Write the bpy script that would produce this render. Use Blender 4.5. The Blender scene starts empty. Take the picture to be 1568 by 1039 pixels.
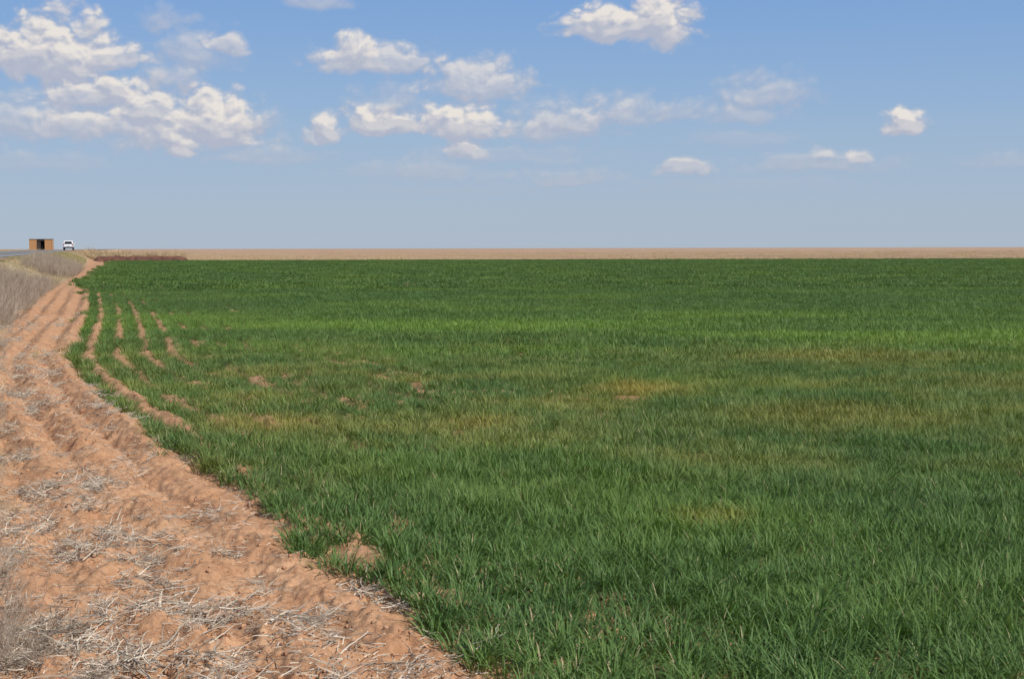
import bpy, math, random
import numpy as np
from mathutils import Vector, Matrix
random.seed(7); rng=np.random.default_rng(7)
scene=bpy.context.scene
scene.view_settings.view_transform='Standard'
scene.view_settings.look='None'
scene.view_settings.exposure=0

# ---------------------------------------------------------------- helpers
def lin(*c): return (c[0],c[1],c[2],1.0)
def hsh(a,b,seed):
    v=np.sin(a*127.1+b*311.7+seed*17.3)*43758.5453
    return v-np.floor(v)
def vnoise(x,y,seed=0.0):
    xi=np.floor(x); yi=np.floor(y); fx=x-xi; fy=y-yi
    fx=fx*fx*(3-2*fx); fy=fy*fy*(3-2*fy)
    return (hsh(xi,yi,seed)*(1-fx)+hsh(xi+1,yi,seed)*fx)*(1-fy)+(hsh(xi,yi+1,seed)*(1-fx)+hsh(xi+1,yi+1,seed)*fx)*fy
def fbm(x,y,o=4,seed=0.0):
    a=.5; s=0*x; t=0
    for i in range(o):
        s=s+a*vnoise(x*2**i+i*13.7,y*2**i-i*7.1,seed+i); t+=a; a*=.5
        x,y=x*.8-y*.6,x*.6+y*.8
    return s/t
def worley(x,y,seed=0.0):
    xi=np.floor(x); yi=np.floor(y); best=0*x+9
    for i in(-1,0,1):
        for j in(-1,0,1):
            cx=xi+i; cy=yi+j
            d=(cx+hsh(cx,cy,seed)-x)**2+(cy+hsh(cx,cy,seed+5.5)-y)**2
            best=np.minimum(best,d)
    return 1-np.sqrt(best)
def sstep(a,b,x):
    t=np.clip((x-a)/(b-a),0,1); return t*t*(3-2*t)

EY=np.array([-30,3,5.77,7.0,8.41,10.5,12.4,14.5,17.1,20.3,23.4,29.7,38.6,45.4,64.3,110,175,3000])
EX=np.array([9,1.1,-.04,-.575,-1.29,-1.96,-2.82,-3.69,-4.73,-5.95,-6.95,-8.55,-10.9,-12.9,-18.2,-30.2,-46.8,-800])
def edge(Y): return np.interp(Y,EY,EX)
EYs=np.array([-30,3,6,9,12.4,17,23,38,64,110,175,3000]); EXs=np.interp(EYs,EY,EX)
def edge_s(Y): return np.interp(Y,EYs,EXs)
def soil_left(Y): return np.interp(Y,[-30,4,6,12,24,38,64,110,175,3000],[2,-1.75,-2.25,-4.3,-8.4,-12.9,-19.9,-32,-50,-850])
def road_c(Y): return -.262*Y-12.5
RZ=1.42
def rz(Y): return np.interp(Y,[50,250],[.95,RZ])
def base_z(X,Y):
    u=X-road_c(Y)
    z=rz(Y)*(1-sstep(5.2,9.4,u))
    z=z*(.3+.7*sstep(-34,-18,u))
    return z
END=203.0

def new_mat(name):
    m=bpy.data.materials.new(name); m.use_nodes=True
    nt=m.node_tree; nt.nodes.clear()
    return m,nt
def N(nt,t,**kw):
    n=nt.nodes.new(t)
    for k,v in kw.items(): setattr(n,k,v)
    return n
def L(nt,a,b): nt.links.new(a,b)
def mixc(nt,fac,a,b,mode='MIX'):
    n=nt.nodes.new('ShaderNodeMix'); n.data_type='RGBA'; n.blend_type=mode
    for s,v in ((n.inputs[0],fac),(n.inputs[6],a),(n.inputs[7],b)):
        if hasattr(v,'links') : nt.links.new(v,s)
        else: s.default_value=v
    return n.outputs[2]
def mth(nt,op,a,b=None,c=None,clamp=False):
    n=nt.nodes.new('ShaderNodeMath'); n.operation=op; n.use_clamp=clamp
    for i,v in enumerate((a,b,c)):
        if v is None: continue
        if hasattr(v,'links'): nt.links.new(v,n.inputs[i])
        else: n.inputs[i].default_value=v
    return n.outputs[0]
def mrange(nt,v,a,b,c=0.,d=1.,smooth=True):
    n=nt.nodes.new('ShaderNodeMapRange'); n.interpolation_type='SMOOTHSTEP' if smooth else 'LINEAR'
    nt.links.new(v,n.inputs[0])
    for i,x in enumerate((a,b,c,d)): n.inputs[i+1].default_value=x
    return n.outputs[0]
def noise(nt,vec,scale,detail=4,rough=.55):
    n=nt.nodes.new('ShaderNodeTexNoise'); n.inputs['Scale'].default_value=scale
    n.inputs['Detail'].default_value=detail; n.inputs['Roughness'].default_value=rough
    if vec is not None: nt.links.new(vec,n.inputs['Vector'])
    return n.outputs[0]
def simple_mat(name,col,rough=.6,metal=0.,var=.15,scale=6.):
    m,nt=new_mat(name)
    o=N(nt,'ShaderNodeOutputMaterial'); p=N(nt,'ShaderNodeBsdfPrincipled')
    g=N(nt,'ShaderNodeTexCoord')
    nz=noise(nt,g.outputs['Object'],scale,4)
    f=mrange(nt,nz,.3,.7,1-var,1+var)
    c=nt.nodes.new('ShaderNodeVectorMath'); c.operation='SCALE'
    c.inputs[0].default_value=col[:3]; L(nt,f,c.inputs['Scale'])
    L(nt,c.outputs[0],p.inputs['Base Color'])
    p.inputs['Roughness'].default_value=rough; p.inputs['Metallic'].default_value=metal
    L(nt,p.outputs[0],o.inputs[0]); return m
def mesh_obj(name,verts,faces,mat=None,link=True,smooth=False):
    me=bpy.data.meshes.new(name); me.from_pydata([tuple(v) for v in verts],[],faces); me.update()
    if smooth: me.polygons.foreach_set('use_smooth',[True]*len(me.polygons))
    ob=bpy.data.objects.new(name,me)
    if mat: me.materials.append(mat)
    if link: scene.collection.objects.link(ob)
    return ob
def grid_mesh(name,V,nr,nc):
    idx=np.arange(nr*nc).reshape(nr,nc)
    F=np.stack([idx[:-1,:-1],idx[:-1,1:],idx[1:,1:],idx[1:,:-1]],-1).reshape(-1,4)
    me=bpy.data.meshes.new(name)
    me.vertices.add(len(V)); me.vertices.foreach_set('co',V.astype(np.float32).ravel())
    me.loops.add(F.size); me.loops.foreach_set('vertex_index',F.ravel().astype(np.int32))
    me.polygons.add(len(F)); me.polygons.foreach_set('loop_start',(np.arange(len(F))*4).astype(np.int32))
    me.polygons.foreach_set('loop_total',np.full(len(F),4,dtype=np.int32))
    me.update(); me.validate()
    me.polygons.foreach_set('use_smooth',np.ones(len(F),dtype=bool))
    return me

# ---------------------------------------------------------------- GROUND
def build_ground():
    left=-np.geomspace(.45,20,60)[::-1]
    dense=np.arange(-.4487,.06,.0013)
    right=np.concatenate([np.arange(.07,.45,.02),np.geomspace(.46,20,40)])
    s=np.concatenate([left,dense,right])
    rows=[np.linspace(-100,3.6,12)]
    rows.append(np.geomspace(4,34,700)); rows.append(np.geomspace(34.3,200,180)); rows.append(np.geomspace(206,25000,60))
    Yr=np.concatenate(rows)
    S,Y=np.meshgrid(s,Yr); X=S*np.maximum(Y,5)
    Z=base_z(X,Y)
    q=X-edge_s(Y)
    fade=(1-sstep(40,80,Y))*sstep(-50,0,Y)
    tilt=1/np.sqrt(1+.35**2); qq=q*tilt
    wob=.16*(fbm(X*.5,Y*.35,3,3)-.5)
    soilm=sstep(-.3,.2,X-soil_left(Y))
    ph=(qq+wob)/.46
    ridge=1-2*np.abs(2*(ph-np.floor(ph))-1)**1.2
    inw=sstep(.2,.8,q)
    amp=.027+.042*sstep(9,17,Y)
    Z+=fade*soilm*(1-inw*.7)*ridge*amp*(.40+1.15*fbm(X*.9,Y*.45,2,9))
    Z+=fade*(fbm(X*1.1,Y*1.1,3,1)-.5)*.10*(.4+.6*soilm)
    c=fbm(X*5,Y*5,4,5); Z+=fade*(np.abs(c-.5)*-.16+.015)
    c=worley(X*9+fbm(X*9,Y*9,2,4),Y*9,6); Z+=fade*sstep(.35,.95,c)*.024*sstep(.42,.62,fbm(X*2,Y*2,3,17))
    c=fbm(X*22,Y*22,3,6); Z+=fade*(c-.5)*.038
    for k in range(90):
        yy=5*math.exp(random.random()*1.6); xx=random.uniform(-.36*yy,float(edge(yy)))
        r=random.uniform(.04,.11)
        d2=((X-xx)**2+((Y-yy)/1.4)**2)/r**2
        Z-=np.where(d2<9,.035*np.exp(-d2)-.014*np.exp(-(np.sqrt(d2)-1.7)**2*3),0)
    u=X-road_c(Y)
    verge=(1-sstep(-.35,.25,X-soil_left(Y)+.5*(fbm(X*1.5,Y*1.5,3,8)-.5)))*(u>-40)
    stub=np.maximum(sstep(END-3,END+1,Y),(u<-16)*1.0)
    Z+=np.where(stub>.5,(fbm(X*.3,Y*.3,2,2)-.5)*.12,0)*np.exp(-Y/1500)
    nr,nc=X.shape
    V=np.stack([X,Y,Z],-1).reshape(-1,3)
    me=grid_mesh('ground',V,nr,nc)
    a=me.color_attributes.new('reg','FLOAT_COLOR','POINT')
    a.data.foreach_set('color',np.stack([verge,stub,inw*(1-stub),np.ones_like(X)],-1).astype(np.float32).reshape(-1))
    ob=bpy.data.objects.new('ground',me); scene.collection.objects.link(ob)
    m,nt=new_mat('soil'); o=N(nt,'ShaderNodeOutputMaterial'); p=N(nt,'ShaderNodeBsdfPrincipled')
    g=N(nt,'ShaderNodeNewGeometry'); pos=g.outputs['Position']
    at=N(nt,'ShaderNodeAttribute',attribute_name='reg'); sp=N(nt,'ShaderNodeSeparateColor'); L(nt,at.outputs['Color'],sp.inputs[0])
    n1=noise(nt,pos,1.3,4); n2=noise(nt,pos,28,4,.65); n3=noise(nt,pos,140,2,.6)
    soil=mixc(nt,mrange(nt,n1,.3,.7),lin(.43,.233,.128),lin(.53,.318,.187))
    soil=mixc(nt,mrange(nt,n2,.3,.6),lin(.33,.170,.09),soil)
    soil=mixc(nt,mrange(nt,n3,.60,.78,0,.55),soil,lin(.61,.43,.28))
    verge_c=mixc(nt,mrange(nt,noise(nt,pos,.5,4),.42,.66),lin(.42,.33,.20),lin(.30,.28,.13))
    verge_c=mixc(nt,mrange(nt,n2,.3,.6),lin(.30,.23,.15),verge_c)
    mp=N(nt,'ShaderNodeMapping'); mp.inputs['Scale'].default_value=(.03,.11,.1); L(nt,pos,mp.inputs[0])
    ns=noise(nt,mp.outputs[0],1,6,.7)
    st=mixc(nt,mrange(nt,ns,.38,.62),lin(.30,.19,.13),lin(.48,.33,.22))
    c=mixc(nt,sp.outputs[0],soil,verge_c); c=mixc(nt,sp.outputs[1],c,st)
    L(nt,c,p.inputs['Base Color']); p.inputs['Roughness'].default_value=.95; p.inputs['Specular IOR Level'].default_value=.1
    b=N(nt,'ShaderNodeBump'); b.inputs['Strength'].default_value=.75; b.inputs['Distance'].default_value=.015
    h=mth(nt,'ADD',noise(nt,pos,45,5,.7),mth(nt,'MULTIPLY',n3,.4)); L(nt,h,b.inputs['Height'])
    L(nt,b.outputs[0],p.inputs['Normal']); L(nt,p.outputs[0],o.inputs[0])
    me.materials.append(m)
build_ground()

# ---------------------------------------------------------------- instancing
def make_instances(name,pts,rots,scl,idx,sources):
    col=bpy.data.collections.new(name+'_src')
    for s in sources: col.objects.link(s)
    me=bpy.data.meshes.new(name); n=len(pts)
    me.vertices.add(n); me.vertices.foreach_set('co',np.asarray(pts,dtype=np.float32).ravel())
    a=me.attributes.new('rot','FLOAT_VECTOR','POINT'); a.data.foreach_set('vector',np.asarray(rots,dtype=np.float32).ravel())
    a=me.attributes.new('scl','FLOAT_VECTOR','POINT'); a.data.foreach_set('vector',np.asarray(scl,dtype=np.float32).ravel())
    a=me.attributes.new('vid','INT','POINT'); a.data.foreach_set('value',np.asarray(idx,dtype=np.int32))
    me.update()
    ob=bpy.data.objects.new(name,me); scene.collection.objects.link(ob)
    ng=bpy.data.node_groups.new(name+'_gn','GeometryNodeTree')
    ng.interface.new_socket('Geometry',in_out='INPUT',socket_type='NodeSocketGeometry')
    ng.interface.new_socket('Geometry',in_out='OUTPUT',socket_type='NodeSocketGeometry')
    gi=ng.nodes.new('NodeGroupInput'); go=ng.nodes.new('NodeGroupOutput')
    ip=ng.nodes.new('GeometryNodeInstanceOnPoints'); ci=ng.nodes.new('GeometryNodeCollectionInfo')
    ci.inputs['Collection'].default_value=col; ci.inputs['Separate Children'].default_value=True; ci.inputs['Reset Children'].default_value=True
    def na(nm,t):
        x=ng.nodes.new('GeometryNodeInputNamedAttribute'); x.data_type=t; x.inputs[0].default_value=nm
        return [s for s in x.outputs if s.enabled][0]
    er=ng.nodes.new('FunctionNodeEulerToRotation')
    lk=ng.links.new
    lk(gi.outputs[0],ip.inputs['Points']); lk(ci.outputs[0],ip.inputs['Instance'])
    ip.inputs['Pick Instance'].default_value=True
    lk(na('vid','INT'),ip.inputs['Instance Index'])
    lk(na('rot','FLOAT_VECTOR'),er.inputs[0]); lk(er.outputs[0],ip.inputs['Rotation'])
    lk(na('scl','FLOAT_VECTOR'),ip.inputs['Scale'])
    lk(ip.outputs[0],go.inputs[0])
    md=ob.modifiers.new('inst','NODES'); md.node_group=ng
    return ob
def blades_mesh(name,blades,mat,nseg=4):
    V=[];F=[];C=[]
    for (bx,by,a,Ln,w,th0,curv,r) in blades:
        d=Vector((math.cos(a),math.sin(a),0)); tw=random.uniform(-.6,.6)
        perp=Vector((-math.sin(a+tw),math.cos(a+tw),0))
        p=Vector((bx,by,-.01)); b0=len(V)
        for i in range(nseg+1):
            t=i/nseg; ww=w*(1-t**2.2)*.5*(0.6+.4*min(1,t*4))
            if i==nseg:
                V.append(tuple(p)); C.append((r,t,random.random(),1))
            else:
                V.append(tuple(p-perp*ww)); V.append(tuple(p+perp*ww)); C+= [(r,t,0,1)]*2
                th=th0+curv*(t**1.3)
                p=p+(d*math.sin(th)+Vector((0,0,math.cos(th))))*(Ln/nseg)
        for i in range(nseg-1):
            k=b0+2*i; F.append((k,k+1,k+3,k+2))
        k=b0+2*(nseg-1); F.append((k,k+1,k+2))
    ob=mesh_obj(name,V,F,mat,link=False)
    a=ob.data.color_attributes.new('bc','FLOAT_COLOR','POINT')
    a.data.foreach_set('color',np.array(C,dtype=np.float32).ravel())
    return ob
def tuft(cx,cy,n,h,w,spread=.05,wind=.25):
    out=[]
    for i in range(n):
        a=random.uniform(0,2*math.pi)
        dx=math.cos(a)+wind*2.0; dy=math.sin(a); a2=math.atan2(dy,dx)
        r=spread*math.sqrt(random.random())
        rr=random.random(); hh=h*random.uniform(.65,1.12)
        if rr>.97: hh*=.8
        out.append((cx+math.cos(a)*r,cy+math.sin(a)*r,a2,hh,w*random.uniform(.7,1.25),
                    random.uniform(.1,.8),random.uniform(.4,1.6) if random.random()<.55 else random.uniform(1.5,2.7),rr))
    return out

# ---------------------------------------------------------------- WHEAT
def wheat_material():
    m,nt=new_mat('wheat_leaf'); o=N(nt,'ShaderNodeOutputMaterial'); p=N(nt,'ShaderNodeBsdfPrincipled')
    at=N(nt,'ShaderNodeAttribute',attribute_name='bc'); sp=N(nt,'ShaderNodeSeparateColor'); L(nt,at.outputs['Color'],sp.inputs[0])
    g=N(nt,'ShaderNodeNewGeometry'); pos=g.outputs['Position']; sx=N(nt,'ShaderNodeSeparateXYZ'); L(nt,pos,sx.inputs[0])
    oi=N(nt,'ShaderNodeObjectInfo')
    r=sp.outputs[0]; t=sp.outputs[1]
    c=mixc(nt,r,lin(.066,.134,.031),lin(.150,.250,.066))
    c=mixc(nt,mth(nt,'MULTIPLY',oi.outputs['Random'],.4),c,lin(.058,.125,.045))
    n1=noise(nt,pos,.16,3,.6)
    c=mixc(nt,mrange(nt,n1,.45,.66,0,.5),c,lin(.18,.28,.052))
    mp=N(nt,'ShaderNodeMapping'); mp.inputs['Scale'].default_value=(.06,.16,1); mp.inputs['Location'].default_value=(3.3,1.2,0); L(nt,pos,mp.inputs[0])
    n2=noise(nt,mp.outputs[0],1,3,.6)
    band=mth(nt,'MULTIPLY',mrange(nt,sx.outputs[1],21,27),mrange(nt,sx.outputs[1],42,31))
    c=mixc(nt,mth(nt,'MULTIPLY',band,mrange(nt,n2,.40,.62,.05,.55)),c,lin(.22,.36,.055))
    band2=mth(nt,'MULTIPLY',mrange(nt,sx.outputs[1],8.5,12.5),mrange(nt,sx.outputs[1],30,18))
    n3=noise(nt,pos,.5,4,.65)
    y=mth(nt,'MULTIPLY',band2,mrange(nt,n3,.40,.70,.02,.6))
    c=mixc(nt,y,c,lin(.33,.31,.08))
    for (cx,cy,rx,ry,st) in [(1.5,17,.75,.9,.65),(3.2,14.2,1.4,1.2,.3),(6.1,17.2,1.3,1.0,.25),(-2.2,13.8,.8,.9,.45),(-.3,13.9,.6,.7,.4),(4.9,22,2.2,1.6,.3),(1.25,8.9,.3,.35,.35)]:
        v=nt.nodes.new('ShaderNodeVectorMath'); v.operation='MULTIPLY_ADD'; L(nt,pos,v.inputs[0]); v.inputs[1].default_value=(1/rx,1/ry,0); v.inputs[2].default_value=(-cx/rx,-cy/ry,0)
        l=nt.nodes.new('ShaderNodeVectorMath'); l.operation='LENGTH'; L(nt,v.outputs[0],l.inputs[0])
        dd=mth(nt,'ADD',l.outputs['Value'],mth(nt,'MULTIPLY',mth(nt,'SUBTRACT',n3,.5),2.4))
        c=mixc(nt,mrange(nt,dd,1.3,.1,0,st),c,lin(.46,.34,.085))
    dry=mrange(nt,r,.965,.97)
    c=mixc(nt,dry,c,lin(.46,.38,.22))
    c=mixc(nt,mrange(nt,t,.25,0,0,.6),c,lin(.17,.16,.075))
    L(nt,c,p.inputs['Base Color']); p.inputs['Roughness'].default_value=.55; p.inputs['Specular IOR Level'].default_value=.28
    tr=N(nt,'ShaderNodeBsdfTranslucent'); c2=mixc(nt,1.0,c,lin(1.2,1.2,.5),'MULTIPLY'); L(nt,c2,tr.inputs[0])
    mx=N(nt,'ShaderNodeMixShader'); mx.inputs[0].default_value=.25
    L(nt,p.outputs[0],mx.inputs[1]); L(nt,tr.outputs[0],mx.inputs[2]); L(nt,mx.outputs[0],o.inputs[0])
    return m
WM=wheat_material()
tufts=[blades_mesh('wheat_tuft_%d'%i,tuft(0,0,28,random.uniform(.155,.185),.0068,.058,.2),WM,4) for i in range(10)]
def patch(name,size,nt_,nb,h,w,seg=3,spr=.07):
    b=[]
    for k in range(nt_):
        b+=tuft(random.uniform(-size/2,size/2),random.uniform(-size/2,size/2),nb,h*random.uniform(.74,1.17),w,spr,.2)
    return blades_mesh(name,b,WM,seg)
nearp=[patch('wheat_near_%d'%i,.36,19,25,.172,.0066,4,.055) for i in range(10)]
mid=[patch('wheat_mid_%d'%i,.5,22,15,.18,.011,3) for i in range(8)]
far=[patch('wheat_far_%d'%i,1.7,130,9,.20,.024,2) for i in range(6)]
def rowinfo(X,Y):
    qs=(X-edge_s(Y))+.18*(fbm(Y*.3,X*.1,3,2)-.5)
    return qs,np.cos(2*np.pi*qs/.45)
def wheat_mask(X,Y):
    q=X-edge(Y)
    d=q+ (fbm(X*1.6,Y*1.6,3,21)-.5)*.55*np.clip(Y/12,.6,3)-.02
    k=d>0
    k&=((X+.86)**2+((Y-8.0)/1.3)**2>.20**2)
    qs,row=rowinfo(X,Y)
    gate=fbm(qs*1.3+4,Y*.42,4,33)
    st=(gate-(.33+.062*np.clip(q,0,8)))/.15
    on=(Y>13.5)&(Y<60)
    k&=~(on&(row<-.85+.85*np.clip(st,0,1)+rng.normal(0,.18,len(X)))&(q<4.6)&(st>0))
    b=np.exp(-((Y-14.0-.15*(X+1))/.9)**2)*((X>-3.6)&(X<1.2))
    k&=~((row<-.25)&(b>.45)&(fbm(qs*1.5,Y*1.0,2,77)>.47))
    g2=fbm(qs*3.0,Y*1.0,3,40)
    k&=~((g2>.73)&(Y>12)&(Y<24)&(X<2)&(rng.random(len(X))<.8))
    return k
def jgrid(y0,y1,sp,hw=.40,margin=1.0):
    ys=np.arange(y0,y1,sp); out=[]
    for y in ys:
        w=hw*y+margin; xs=np.arange(-w,w,sp); out.append(np.stack([xs+rng.uniform(-.25,.25,len(xs))*sp,y+rng.uniform(-.25,.25,len(xs))*sp],-1))
    o=np.concatenate(out); return o[:,0],o[:,1]
def snap(X,Y,sp,jit):
    q=X-edge_s(Y); qn=np.round(q/sp)*sp+rng.normal(0,jit,len(X))
    return edge_s(Y)+qn
P=[];R=[];Sc=[];I=[]
def add(X,Y,lo,n,smin,smax,rotr):
    P.append(np.stack([X,Y,X*0],-1)); m=len(X)
    R.append(np.stack([rng.uniform(-.08,.08,m),rng.uniform(-.08,.08,m)+.03,rng.uniform(-rotr,rotr,m)],-1))
    hh=rng.uniform(smin,smax,m)*(.74+.54*fbm(X*1.3,Y*1.3,3,61))
    Sc.append(np.stack([hh*.25+.85,hh*.25+.85,hh*1.03],-1)); I.append(rng.integers(lo,lo+n,m))
def zone(X,Y):
    q=X-edge_s(Y)
    return ((Y<13.5)&(q<1.0))|((Y>=13.5)&(Y<56)&(q<5.2))|((Y>=11.5)&(Y<16.5)&(X<1.4))
X,Y=jgrid(4,56,.088); k=zone(X,Y)&(X>-.45*Y); X=X[k];Y=Y[k]; X=snap(X,Y,.225,.06); k=wheat_mask(X,Y)&((Y<22)|(rng.random(len(X))<.75))
th=(fbm((X-edge_s(Y))*3.0,Y*1.0,3,40)>.66)&(Y>12)&(Y<24)&(rng.random(len(X))<.5)
k&=~th
add(X[k],Y[k],0,10,.75,1.18,1.3)
ox=np.array([-2.95,-3.0,-2.9,-2.85,-1.0,-.93,-.86,-.97,-2.25,-2.1,-2.35,-7.4,-7.5,-7.6,-7.3,-7.45]);oy=np.array([12.3,12.5,12.1,12.4,7.75,7.85,7.7,7.95,11.2,11.0,11.35,22.8,23.1,23.6,24,24.5])
add(ox,oy,0,10,.6,.9,3)
X,Y=jgrid(4,21,.265); k=wheat_mask(X,Y)&~zone(X,Y); add(X[k],Y[k],10,10,.82,1.18,1.3)
X,Y=jgrid(21,60,.40); k=wheat_mask(X,Y)&~zone(X,Y); add(X[k],Y[k],20,8,.82,1.15,1.3)
X,Y=jgrid(60,END-1,1.15); k=wheat_mask(X,Y); add(X[k],Y[k],28,6,.9,1.12,1.3)
srcs=tufts+nearp+mid+far
for i,s in enumerate(srcs): s.name='w%02d_%s'%(i,s.name)
make_instances('wheat_field',np.concatenate(P),np.concatenate(R),np.concatenate(Sc),np.concatenate(I),srcs)

from mathutils.bvhtree import BVHTree
dg=bpy.context.evaluated_depsgraph_get()
bvh=BVHTree.FromObject(bpy.data.objects['ground'],dg)
def gz(x,y):
    h=bvh.ray_cast(Vector((x,y,20)),Vector((0,0,-1)))
    return h[0].z if h[0] else 0.

# ---------------------------------------------------------------- clods
MS,nt=new_mat('soil_clod'); o=N(nt,'ShaderNodeOutputMaterial'); p=N(nt,'ShaderNodeBsdfPrincipled'); g=N(nt,'ShaderNodeNewGeometry')
oi=N(nt,'ShaderNodeObjectInfo')
c=mixc(nt,oi.outputs['Random'],lin(.38,.20,.115),lin(.51,.305,.18)); c=mixc(nt,mrange(nt,noise(nt,g.outputs['Position'],60,3),.3,.7,0,.4),c,lin(.33,.17,.09))
L(nt,c,p.inputs['Base Color']); p.inputs['Roughness'].default_value=.95; p.inputs['Specular IOR Level'].default_value=.1; L(nt,p.outputs[0],o.inputs[0])
import bmesh
def clod(name):
    bm=bmesh.new(); bmesh.ops.create_icosphere(bm,subdivisions=2,radius=1)
    sx,sy,sz=random.uniform(.8,1.4),random.uniform(.7,1.1),random.uniform(.4,.7)
    for v in bm.verts:
        k=random.uniform(.65,1.2); v.co=Vector((v.co.x*sx*k,v.co.y*sy*k,v.co.z*sz*k))
    me=bpy.data.meshes.new(name); bm.to_mesh(me); bm.free(); me.materials.append(MS)
    return bpy.data.objects.new(name,me)
clods=[clod('clod_%d'%i) for i in range(6)]
pts=[];rt=[];sc=[];ix=[]
for k in range(16000):
    y=4.5*math.exp(random.random()*math.log(45/4.5)); lo=float(soil_left(y))-.6; hi=float(edge(y))+.4
    x=random.uniform(lo,hi)
    if vnoise(np.array(x*2.5),np.array(y*2.0),77)<.45 and random.random()<.8: continue
    r=.003+.020*random.random()**5
    if y>15: r*=1.4
    pts.append((x,y,gz(x,y)+r*.05)); rt.append((random.random()*.6,random.random()*.6,random.random()*6.28)); sc.append((r,)*3); ix.append(random.randrange(6))
make_instances('soil_clods',pts,rt,sc,ix,clods)

# ---------------------------------------------------------------- straw & dry plants
def straw_mat(name,a,b):
    m,nt=new_mat(name); o=N(nt,'ShaderNodeOutputMaterial'); p=N(nt,'ShaderNodeBsdfPrincipled')
    at=N(nt,'ShaderNodeAttribute',attribute_name='bc'); sp=N(nt,'ShaderNodeSeparateColor'); L(nt,at.outputs['Color'],sp.inputs[0])
    oi=N(nt,'ShaderNodeObjectInfo')
    f=mth(nt,'MULTIPLY',mth(nt,'ADD',mth(nt,'MULTIPLY',sp.outputs[0],1.4),mth(nt,'MULTIPLY',oi.outputs['Random'],.6)),.5)
    L(nt,mixc(nt,f,a,b),p.inputs['Base Color']); p.inputs['Roughness'].default_value=.7; p.inputs['Specular IOR Level'].default_value=.3
    L(nt,p.outputs[0],o.inputs[0]); return m
ST=straw_mat('dry_straw',lin(.11,.08,.055),lin(.76,.66,.53))
BR=straw_mat('grey_brush',lin(.22,.165,.12),lin(.48,.39,.30))
DG=straw_mat('dry_grass',lin(.38,.27,.15),lin(.58,.45,.27))
GG=straw_mat('verge_grass',lin(.26,.24,.09),lin(.46,.38,.19))
def tubes(name,lines,mat):
    V=[];F=[];C=[]
    for (pp,r0,r1,cc) in lines:
        n=len(pp); b0=len(V)
        for i,p in enumerate(pp):
            d=(pp[min(i+1,n-1)]-pp[max(i-1,0)]).normalized()
            a=d.cross(Vector((.1,.2,1))); 
            if a.length<1e-3: a=Vector((1,0,0))
            a.normalize(); b=d.cross(a); r=r0+(r1-r0)*i/(n-1)
            for k in range(3):
                an=k*2.0944; V.append(tuple(p+a*math.cos(an)*r+b*math.sin(an)*r)); C.append((cc,0,0,1))
        for i in range(n-1):
            for k in range(3):
                k2=(k+1)%3; q=b0+3*i; F.append((q+k,q+k2,q+3+k2,q+3+k))
    ob=mesh_obj(name,V,F,mat,link=False)
    a=ob.data.color_attributes.new('bc','FLOAT_COLOR','POINT'); a.data.foreach_set('color',np.array(C,dtype=np.float32).ravel())
    return ob
def stalk(cx,cy,z,Ln,lift=.25,bend=.5):
    a=random.uniform(0,6.28); p=Vector((cx,cy,z)); el=random.uniform(-.1,lift); out=[p.copy()]
    n=5
    for i in range(n):
        a+=random.uniform(-bend,bend)*.5; el+=random.uniform(-.15,.12)
        p=p+Vector((math.cos(a)*math.cos(el),math.sin(a)*math.cos(el),math.sin(el)))*(Ln/n); p.z=max(p.z,.001); out.append(p.copy())
    return out
singles=[tubes('straw_a%d'%i,[(stalk(0,0,.008,random.uniform(.08,.30)),.0038,.0018,random.random())],ST) for i in range(7)]
piles=[]
for i in range(7):
    ls=[]
    for k in range(36):
        rr=.19*random.random(); an=random.random()*6.28
        ls.append((stalk(rr*math.cos(an),rr*math.sin(an),random.uniform(.0,.07),random.uniform(.04,.24),.5,1.5),.0034*random.uniform(.5,1.7),.0012,random.random()))
    piles.append(tubes('straw_p%d'%i,ls,ST))
bits=[tubes('straw_b%d'%i,[(stalk(random.uniform(-.13,.13),random.uniform(-.13,.13),.008,random.uniform(.015,.08)),.0028,.0014,random.random()) for k in range(9)],ST) for i in range(5)]
pts=[];rt=[];sc=[];ix=[]
def put(x,y,i,s,tilt=.12,dz=0,sxy=None):
    pts.append((x,y,gz(x,y)+dz)); rt.append((random.uniform(-tilt,tilt),random.uniform(-tilt,tilt),random.random()*6.28))
    sx,sy=sxy if sxy else (1,1); sc.append((s*sx,s*sy,s)); ix.append(i)
for k in range(6400):
    y=4.5*math.exp(random.random()*math.log(45/4.5)); lo=float(soil_left(y))-.5; hi=float(edge(y))+.1
    x=random.uniform(lo,hi); f=float(vnoise(np.array(x*1.6),np.array(y*1.3),5)); left=1-(x-lo)/(hi-lo)
    if random.random()>f*f*1.5*(.40+1.0*left): continue
    t=random.random()
    if t<.5: put(x,y,14+random.randrange(5),random.uniform(.7,1.2))
    elif t<.88: put(x,y,random.randrange(7),random.uniform(.4,1.2))
    elif f>.45 or left>.6: put(x,y,7+random.randrange(7),random.uniform(.3,.8))
for (cx,cy,n,r) in [(-1.18,6.6,12,.24),(-1.45,7.0,7,.26),(-3.2,10.4,9,.32),(-3.0,9.3,8,.26),(-2.0,6.1,15,.28),(-2.3,8.1,6,.26),(-1.7,5.9,10,.22),(-.9,6.4,5,.2),(-2.6,7.4,6,.25),(-4.0,12,8,.4),(-5.6,16,9,.6),(-6.9,20,9,.7),(-2.2,9.0,3,.25),(-1.9,7.7,4,.2)]:
    for k in range(n):
        put(cx+random.gauss(0,r*.7),cy+random.gauss(0,r),7+random.randrange(7),random.uniform(.3,.9),.2,0,(random.uniform(.6,1.4),random.uniform(.6,1.4)))
for i,s in enumerate(singles+piles+bits): s.name='s%02d'%i
make_instances('straw_residue',pts,rt,sc,ix,singles+piles+bits)

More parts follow.
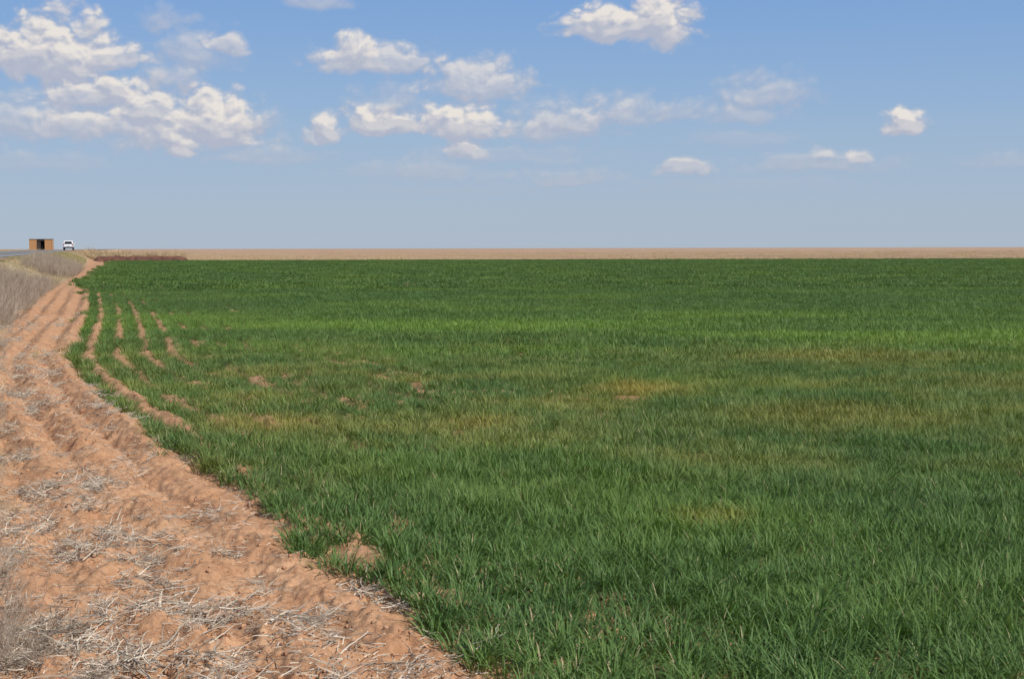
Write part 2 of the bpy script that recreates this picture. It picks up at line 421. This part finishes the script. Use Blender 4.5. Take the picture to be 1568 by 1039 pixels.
def shrub(name,h,nst,mat):
    ls=[]
    def grow(p,d,Ln,r,lev):
        n=4; out=[p.copy()]
        for i in range(n):
            d=(d+Vector((random.uniform(-.25,.25),random.uniform(-.25,.25),random.uniform(-.08,.16)))).normalized()
            p=p+d*(Ln/n); out.append(p.copy())
            if lev<2:
                for _ in range(2 if lev==0 else 1):
                    if random.random()<.85:
                        dd=(d+Vector((random.uniform(-.9,.9),random.uniform(-.9,.9),random.uniform(-.1,.6)))).normalized()
                        grow(p.copy(),dd,Ln*random.uniform(.35,.6),r*.6,lev+1)
        ls.append((out,r,r*.4,random.random()))
    for k in range(nst):
        a=random.random()*6.28; l=random.uniform(.2,.9)
        grow(Vector((random.uniform(-.1,.1),random.uniform(-.1,.1),-.02)),Vector((math.cos(a)*l,math.sin(a)*l,1)).normalized(),h*random.uniform(.6,1.),.004,0)
    return tubes(name,ls,mat)
shr=[shrub('b0%d'%i,.6,9,BR) for i in range(5)]
dgr=[blades_mesh('c0%d'%i,tuft(0,0,45,.5,.008,.12,.1),DG,4) for i in range(4)]
ggr=[blades_mesh('d0%d'%i,tuft(0,0,45,.22,.012,.14,.1),GG,3) for i in range(3)]
vsrc=shr+dgr+ggr
pts=[];rt=[];sc=[];ix=[]
def inside(x,y): return x>-.40*y-1.0
for k in range(210):
    y=4.8*math.exp(random.random()*math.log(36/4.8)); x=float(soil_left(y))-random.uniform(-.20,.8)
    put(x,y,random.randrange(5),random.uniform(.18,.5),.7)
for k in range(9):
    put(random.gauss(-2.05,.14),random.gauss(6.0,.22),random.randrange(5),random.uniform(.2,.4),.8)
for k in range(480):
    y=random.uniform(32,62); x=float(soil_left(y))-random.uniform(-.2,2.0)
    if not inside(x,y): continue
    put(x,y,random.randrange(5),random.uniform(.6,1.3)*(.4+float(vnoise(np.array(x*.6),np.array(y*.3),3))),.2)
for k in range(320):
    y=random.uniform(84,112); x=float(soil_left(y))-random.uniform(-.1,2.8)
    put(x,y,random.randrange(5),random.uniform(.7,1.4),.2)
for k in range(6500):
    y=random.uniform(30,300); x=float(road_c(y))+random.uniform(4.6,10.5)
    if not inside(x,y) or x>float(soil_left(y))-.2: continue
    f=vnoise(np.array(x*.2),np.array(y*.05),9)
    if f>.5: put(x,y,9+random.randrange(3),random.uniform(.5,1.0),.1)
    else: put(x,y,5+random.randrange(4),random.uniform(.25,.55),.1)
for k in range(1500):
    y=random.uniform(206,245); x=-y*random.uniform(.222,.285)
    put(x,y,5+random.randrange(4),random.uniform(1.9,3.6)*(.6+.8*float(vnoise(np.array(x*.35),np.array(0.3),4))),.1)
for k in range(500):
    y=random.uniform(180,420); x=float(road_c(y))-random.uniform(6.5,14)
    if inside(x,y): put(x,y,5+random.randrange(4),random.uniform(.5,1.1),.1)
make_instances('roadside_dry_brush',pts,rt,sc,ix,vsrc)

stb=[blades_mesh('e0%d'%i,[(random.uniform(-2.5,2.5),random.uniform(-.6,.6),random.random()*6.28,random.uniform(.12,.3),.03,random.uniform(0,.5),.3,random.random()) for k in range(130)],DG,2) for i in range(4)]
pts=[];rt=[];sc=[];ix=[]
for k in range(5200):
    y=END*math.exp(random.random()*math.log(3.6)); x=random.uniform(-.235,.4)*y
    if vnoise(np.array(x*.03),np.array(y*.13),6)<.4: continue
    pts.append((x,y,0)); rt.append((0,0,random.uniform(-.3,.3))); s=random.uniform(.7,1.1); sc.append((s,s,s*.9)); ix.append(random.randrange(4))
make_instances('stubble_field',pts,rt,sc,ix,stb)

pts=[];rt=[];sc=[];ix=[]
for (x,y,s) in [(-4.4,62,1.1),(-4.1,62.6,.8),(-4.7,63,.7)]:
    pts.append((x,y,0)); rt.append((0,0,random.random())); sc.append((s*.4,s*.4,s)); ix.append(0)
make_instances('dry_weed',pts,rt,sc,ix,[blades_mesh('f00',tuft(0,0,22,.62,.02,.15,.0),DG,4)])

def berm():
    nx,ny=120,10; V=[];F=[]
    for i in range(nx):
        for j in range(ny):
            x=-57+i*(13.5/nx); t=j/(ny-1); y=200+t*2.6
            prof=math.sin(math.pi*t); z=prof*(.50+.45*float(fbm(np.array(x*1.1),np.array(y*1.3),3,12)))*min(1,i/8,(nx-1-i)/8)-.01
            V.append((x,y,z))
    for i in range(nx-1):
        for j in range(ny-1):
            a=i*ny+j; F.append((a,a+ny,a+ny+1,a+1))
    mesh_obj('earth_berm',V,F,simple_mat('dark_earth',(.12,.05,.032),.95,var=.4,scale=2))
berm()

# ---------------------------------------------------------------- ROAD
asph=simple_mat('asphalt',(.17,.165,.16),.85,var=.12,scale=.5); yel=simple_mat('yellow_paint',(.6,.42,.08),.7); wht=simple_mat('white_paint',(.75,.75,.72),.7)
rd=bpy.data.objects.new('road',None); scene.collection.objects.link(rd)
def strip(name,u0,u1,dz,mat,y0=-60,y1=9000,dash=None):
    V=[];F=[]
    if dash:
        y=2
        while y<900:
            k=len(V); za=float(rz(y))+dz; zb=float(rz(y+3))+dz
            V+=[(road_c(y)+u0,y,za),(road_c(y)+u1,y,za),(road_c(y+3)+u1,y+3,zb),(road_c(y+3)+u0,y+3,zb)]; F.append((k,k+1,k+2,k+3)); y+=12
    else:
        ys=[y0,0,50,100,150,200,250,300,500,1000,3000,y1]
        for y in ys: V+=[(road_c(y)+u0,y,float(rz(y))+dz),(road_c(y)+u1,y,float(rz(y))+dz)]
        for i in range(len(ys)-1): F.append((2*i,2*i+1,2*i+3,2*i+2))
    o=mesh_obj(name,V,F,mat); o.parent=rd
strip('carriageway',-4.3,4.3,.10,asph)
strip('centre_line',-.07,.07,.106,yel,dash=True)
strip('edge_line_a',3.55,3.7,.106,wht); strip('edge_line_b',-3.7,-3.55,.106,wht)
strip('road_shoulder',-5.6,5.4,.06,simple_mat('gravel',(.3,.22,.15),.95,var=.3))

# ---------------------------------------------------------------- SUV
def box(name,x0,x1,y0,y1,z0,z1,mat,bev=.0,parent=None):
    bm=bmesh.new(); bmesh.ops.create_cube(bm,size=1)
    cx,cy,cz=(x0+x1)/2,(y0+y1)/2,(z0+z1)/2
    for v in bm.verts: v.co=Vector((cx+v.co.x*(x1-x0),cy+v.co.y*(y1-y0),cz+v.co.z*(z1-z0)))
    if bev: bmesh.ops.bevel(bm,geom=bm.edges[:],offset=bev,segments=3,affect='EDGES',profile=.5)
    me=bpy.data.meshes.new(name); bm.to_mesh(me); bm.free(); me.materials.append(mat)
    o=bpy.data.objects.new(name,me); scene.collection.objects.link(o)
    if parent: o.parent=parent
    return o
def prof(name,pts,wf,mat,parent,bev=.05):
    bm=bmesh.new(); a=[bm.verts.new((-wf(z),y,z)) for y,z in pts]; b=[bm.verts.new((wf(z),y,z)) for y,z in pts]
    n=len(pts); bm.faces.new(a); bm.faces.new(b[::-1])
    for i in range(n): bm.faces.new((a[i],b[i],b[(i+1)%n],a[(i+1)%n]))
    bmesh.ops.recalc_face_normals(bm,faces=bm.faces[:])
    if bev: bmesh.ops.bevel(bm,geom=bm.edges[:],offset=bev,segments=3,affect='EDGES')
    me=bpy.data.meshes.new(name); bm.to_mesh(me); bm.free(); me.materials.append(mat)
    o=bpy.data.objects.new(name,me); scene.collection.objects.link(o); o.parent=parent; return o
def cyl(name,x,y,z,r,w,mat,parent):
    bm=bmesh.new(); bmesh.ops.create_cone(bm,cap_ends=True,segments=28,radius1=r,radius2=r,depth=w)
    for v in bm.verts: v.co=Vector((x+v.co.z,y+v.co.x,z+v.co.y))
    bmesh.ops.bevel(bm,geom=[e for e in bm.edges if len(e.link_faces)==2 and e.calc_face_angle()>1],offset=.03 if w>.1 else .005,segments=2,affect='EDGES')
    me=bpy.data.meshes.new(name); bm.to_mesh(me); bm.free(); me.materials.append(mat)
    o=bpy.data.objects.new(name,me); scene.collection.objects.link(o); o.parent=parent
white=simple_mat('white_car_paint',(.8,.8,.8),.25,var=.02); glass=simple_mat('car_glass',(.015,.018,.02),.08,var=.0); rub=simple_mat('tyre',(.02,.02,.02),.8)
red=simple_mat('tail_lamp',(.35,.01,.01),.3); trim=simple_mat('dark_trim',(.03,.03,.03),.6); alu=simple_mat('alloy',(.5,.5,.5),.3,.9)
suv=bpy.data.objects.new('white_suv',None); scene.collection.objects.link(suv)
prof('body',[(-2.35,.42),(-2.38,.75),(-2.33,1.12),(1.05,1.15),(2.1,1.02),(2.36,.8),(2.36,.4)],lambda z:.96-.06*abs(z-.8),white,suv,.06)
prof('cabin',[(-2.3,1.1),(-2.12,1.74),(-1.9,1.82),(.2,1.84),(.4,1.78),(1.15,1.1)],lambda z:.93-.24*(z-1.1),white,suv,.05)
def quad(name,v,mat): o=mesh_obj(name,v,[(0,1,2,3)],mat); o.parent=suv
quad('rear_window',[(-.72,-2.31,1.18),(.72,-2.31,1.18),(.62,-2.165,1.68),(-.62,-2.165,1.68)],glass)
for s in(-1,1):
    quad('side_window_%d'%(s+2),[(s*.932,-2.0,1.2),(s*.932,.85,1.2),(s*.80,.32,1.72),(s*.80,-1.9,1.72)],glass)
    box('tail_lamp_%d'%(s+2),s*.84-.09,s*.84+.09,-2.41,-2.3,.88,1.22,red,.02,suv)
    box('mirror_%d'%(s+2),s*1.03-.09,s*1.03+.09,.72,.86,1.15,1.32,white,.03,suv)
    for y in(-1.45,1.45):
        cyl('wheel',s*.84,y,.37,.37,.25,rub,suv); cyl('rim',s*.965,y,.37,.22,.03,alu,suv)
    box('roof_rail_%d'%(s+2),s*.62-.02,s*.62+.02,-1.8,.1,1.86,1.9,trim,.005,suv)
quad('windscreen',[(-.78,1.13,1.17),(.78,1.13,1.17),(.66,.46,1.77),(-.66,.46,1.77)],glass)
box('rear_bumper',-.93,.93,-2.46,-2.3,.38,.66,trim,.03,suv)
box('number_plate',-.26,.26,-2.43,-2.37,.8,.93,wht,.01,suv)
suv.location=(road_c(290)+1.95,290,RZ+.105); suv.rotation_euler=(0,0,math.atan(.262))

# ---------------------------------------------------------------- wooden shed
wood,nt=new_mat('weathered_plywood'); o=N(nt,'ShaderNodeOutputMaterial'); p=N(nt,'ShaderNodeBsdfPrincipled'); tc=N(nt,'ShaderNodeTexCoord')
w=N(nt,'ShaderNodeTexWave'); w.inputs['Scale'].default_value=1.2; w.inputs['Distortion'].default_value=4; L(nt,tc.outputs['Object'],w.inputs[0])
c=mixc(nt,w.outputs['Fac'],lin(.34,.17,.07),lin(.46,.25,.11)); L(nt,c,p.inputs['Base Color']); p.inputs['Roughness'].default_value=.85; L(nt,p.outputs[0],o.inputs[0])
dark=simple_mat('dark_boards',(.035,.025,.02),.9)
sh=bpy.data.objects.new('wooden_shed',None); scene.collection.objects.link(sh)
W,D,H=5.5,3.2,2.8
box('left_panel',-W/2,-.95,-D/2,-D/2+.1,0,H-.12,wood,.01,sh)
box('right_panel',.95,W/2,-D/2,-D/2+.1,0,H-.12,wood,.01,sh)
box('door_header',-.947,.947,-D/2,-D/2+.1,H-.5,H-.12,dark,.01,sh)
box('left_wall',-W/2,-W/2+.1,-D/2+.103,D/2-.103,0,H-.12,wood,.01,sh)
box('right_wall',W/2-.1,W/2,-D/2+.103,D/2-.103,0,H-.12,wood,.01,sh)
box('back_wall',-W/2,W/2,D/2-.1,D/2,0,H-.12,dark,.01,sh)
box('floor',-W/2+.11,W/2-.11,-D/2+.11,D/2-.11,.02,.1,dark,0,sh)
box('door_leaf_l',-.9,-.02,-D/2+.15,-D/2+.2,.05,H-.55,dark,.01,sh)
box('roof',-W/2-.05,W/2+.05,-D/2-.08,D/2+.08,H-.117,H+.0,dark,.02,sh)
for i,x in enumerate((-W/2+.06,-.99,.99,W/2-.06)): box('post_%d'%i,x-.05,x+.05,-D/2-.06,-D/2-.003,0,H-.13,wood,.005,sh)
sh.location=(-.3167*370,370,RZ+.02); sh.rotation_euler=(0,0,.2)

# ---------------------------------------------------------------- SUN & SKY
sd=Vector((.72,-.52,0)).normalized(); EL=math.radians(47)
S=Vector((sd.x*math.cos(EL),sd.y*math.cos(EL),math.sin(EL)))
sl=bpy.data.lights.new('sun','SUN'); sl.energy=4.7; sl.angle=math.radians(.5); sl.color=(1,.95,.87)
so=bpy.data.objects.new('sun',sl); scene.collection.objects.link(so); so.rotation_euler=S.to_track_quat('Z','Y').to_euler()

wd=bpy.data.worlds.new('World'); scene.world=wd; wd.use_nodes=True; nt=wd.node_tree; nt.nodes.clear()
out=N(nt,'ShaderNodeOutputWorld'); bg=N(nt,'ShaderNodeBackground'); bg.inputs[1].default_value=.1; L(nt,bg.outputs[0],out.inputs[0])
sky=N(nt,'ShaderNodeTexSky'); sky.sky_type='NISHITA'; sky.sun_disc=False; sky.sun_elevation=EL; sky.sun_rotation=math.atan2(sd.x,sd.y)
sky.air_density=1.0; sky.dust_density=.6; sky.ozone_density=1.5
tc=N(nt,'ShaderNodeTexCoord'); sp=N(nt,'ShaderNodeSeparateXYZ'); L(nt,tc.outputs['Generated'],sp.inputs[0])
ez=sp.outputs[2]
haze=mixc(nt,mrange(nt,ez,.0,.09,0,1,False),lin(4.1,4.95,6.05),lin(3.05,4.5,6.6))
haze=mixc(nt,mrange(nt,ez,.08,.20,0,1,False),haze,lin(1.55,3.35,6.9))
fullsky=mixc(nt,mrange(nt,ez,.18,.5,.9,0),sky.outputs[0],haze)
L(nt,fullsky,bg.inputs[0])

CL=[(-17.9,6.9,1.9,1.6,1.0),(-16.6,6.8,2.1,2.4,1.0),(-15.2,6.9,1.9,.95,.85),(-19.3,6.8,1.4,1.0,.9),
(-12.9,8.2,1.2,.9,.55),(-11.8,7.1,2.1,1.4,.6),(-12.6,6.3,1.5,.9,.62),(-10.7,7.5,.9,.7,.7),
(-16.2,5.5,1.6,1.1,.85),(-14.9,5.7,1.0,1.0,.98),(-13.5,5.0,2.0,1.5,.9),(-11.3,4.45,2.0,1.85,1.0),(-13.2,4.1,1.7,1.0,.85),(-16.4,4.45,1.6,.9,.75),(-18.1,4.5,3.3,1.8,.65),(-12.8,4.1,4.1,1.8,.6),(-12.6,3.6,.7,.5,.9),(-14.6,4.5,1.4,.9,.7),
(-5.3,6.95,2.7,1.0,.78),(-5.9,7.1,1.2,1.3,.9),(-7.05,4.4,.7,.95,.95),(-7.8,4.2,.6,.5,.7),(-5.1,4.6,1.7,1.0,1.0),
(-2.0,4.5,2.1,1.25,1.0),(-1.2,6.1,2.4,1.3,.78),(-4.6,5.5,2.0,1.0,.55),(-1.7,3.55,.9,.8,.85),(-1.9,4.1,.8,.6,.5),(-2.8,4.6,1,.6,.8),
(2.0,4.6,3.0,1.5,.62),(4.4,5.0,2.2,1.0,.64),(1.6,4.3,2.4,.9,.55),(4.2,8.25,2.7,.95,1.0),(3.6,8.3,.9,1.5,1.0),(5.6,8.25,1.5,2.1,1.0),(2.9,8.25,1,.9,.9),
(9.6,5.6,2.6,1.2,.58),(9.0,4.9,2.2,.85,.58),(14.8,4.4,1.0,.9,.98),(6.5,2.9,1.1,.5,.75),(11.6,3.0,3.7,.7,.52),(13.2,3.25,.7,.5,.75),(11.6,3.4,.7,.4,.6),
(-3.4,2.8,3.7,.7,.47),(2.3,2.6,2.8,.55,.47),(-9.5,3.4,2.9,.75,.5),(-7.4,9.2,1.6,.6,.6),(6.5,5.1,1.2,.7,.5),(18.5,3.1,2.1,.5,.4),(-17.5,3.1,3.0,.7,.42),(-9.6,4.7,1.4,.9,.5),(0,3.4,4.4,.75,.35),(8.5,4.0,2.8,.6,.32),(-18.9,4.1,1.4,.7,.45),(-2,2.2,6,.5,.22),(9,2.3,6,.5,.22),
(-24,8,3,1.5,.8),(24,9,3,1.3,.8),(30,6,2,.8,.8),(-30,5,3,1,.7),(9,14,4,1.6,1),(-10,14,4,1.6,.9)]
def build_clouds():
    az=np.concatenate([np.arange(-40,-21,.12),np.arange(-21,21,.028),np.arange(21,40,.12)])
    el=np.concatenate([np.arange(1.2,9.8,.028),np.arange(9.8,17,.1)])
    A,E=np.meshgrid(az,el)
    def dens(a,e):
        w1=fbm(a*.8+5,e*1.2,3,101)-.5; w2=fbm(a*.8-9,e*1.2+3,3,111)-.5
        a2=a+w1*.8; e2=e+w2*.40
        wa=a+w1*.5; we=e+w2*.5
        bl=.50*worley(wa*1.1,we*1.7,31)+.28*worley(wa*2.3,we*3.3,41)+.12*worley(wa*5.2,we*7,51)+.04*worley(wa*11,we*14,61)+.06*fbm(wa*6,we*8,3,71)
        al=0*a; core=0*a-1
        for (ca,ce,hw,hh,wt) in CL:
            dx=(a2-ca)/hw; dy=(e2-ce)/hh; dy=np.where(dy<0,dy*-2.5,dy)
            d=1-np.sqrt(dx*dx+dy*dy)+(bl-.52)*.95
            soft=.9 if wt<.66 else .55
            c=sstep(-.06,-.06+soft,d)*wt; al=al+c-al*c; core=np.maximum(core,d*wt)
        return al,core
    al,c0=dens(A,E); _,c1=dens(A+.10,E+.26)
    rel=c0-c1
    _,cd=dens(A,E-.45)
    under=sstep(-.15,.30,c0-cd)
    base=sstep(-.22,.34,rel)*(1-.60*under)+.10
    fine=fbm(A*4,E*6,3,140)-.5
    lit=np.clip(base+fine*.14,0,1)*(.45+.55*sstep(.35,.95,al))
    shd=np.array([.41,.45,.57]); hi=np.array([.84,.78,.72])
    col=shd+(hi-shd)*lit[...,None]  # sunlit tops and shaded undersides painted into the emissive dome's vertex colour
    al=np.clip(al*.95,0,1)*sstep(1.2,2.0,E)
    ar,er=np.radians(A),np.radians(E); Rr=22000
    V=np.stack([np.sin(ar)*np.cos(er),np.cos(ar)*np.cos(er),np.sin(er)],-1)*Rr
    me=grid_mesh('sky',V.reshape(-1,3),*A.shape)
    a=me.color_attributes.new('cl','FLOAT_COLOR','POINT')
    a.data.foreach_set('color',np.concatenate([col,al[...,None]],-1).astype(np.float32).reshape(-1))
    ob=bpy.data.objects.new('sky_clouds',me); scene.collection.objects.link(ob)
    m,nt=new_mat('cloud_baked_shading'); o=N(nt,'ShaderNodeOutputMaterial'); at=N(nt,'ShaderNodeAttribute',attribute_name='cl')
    e=N(nt,'ShaderNodeEmission'); t=N(nt,'ShaderNodeBsdfTransparent'); mx=N(nt,'ShaderNodeMixShader')
    L(nt,at.outputs['Color'],e.inputs[0]); L(nt,at.outputs['Alpha'],mx.inputs[0]); L(nt,t.outputs[0],mx.inputs[1]); L(nt,e.outputs[0],mx.inputs[2]); L(nt,mx.outputs[0],o.inputs[0])
    try: m.cycles.emission_sampling='NONE'
    except Exception: pass
    me.materials.append(m)
build_clouds()

# ---------------------------------------------------------------- CAMERA
cam=bpy.data.cameras.new('camera'); co=bpy.data.objects.new('camera',cam); scene.collection.objects.link(co)
cam.lens=52.1; cam.sensor_width=36; cam.clip_start=.1; cam.clip_end=60000
co.location=(0,0,1.7)
M=Matrix.Rotation(math.radians(90-3.52),4,'X')@Matrix.Rotation(math.radians(-.13),4,'Z')
co.rotation_euler=M.to_euler(); scene.camera=co
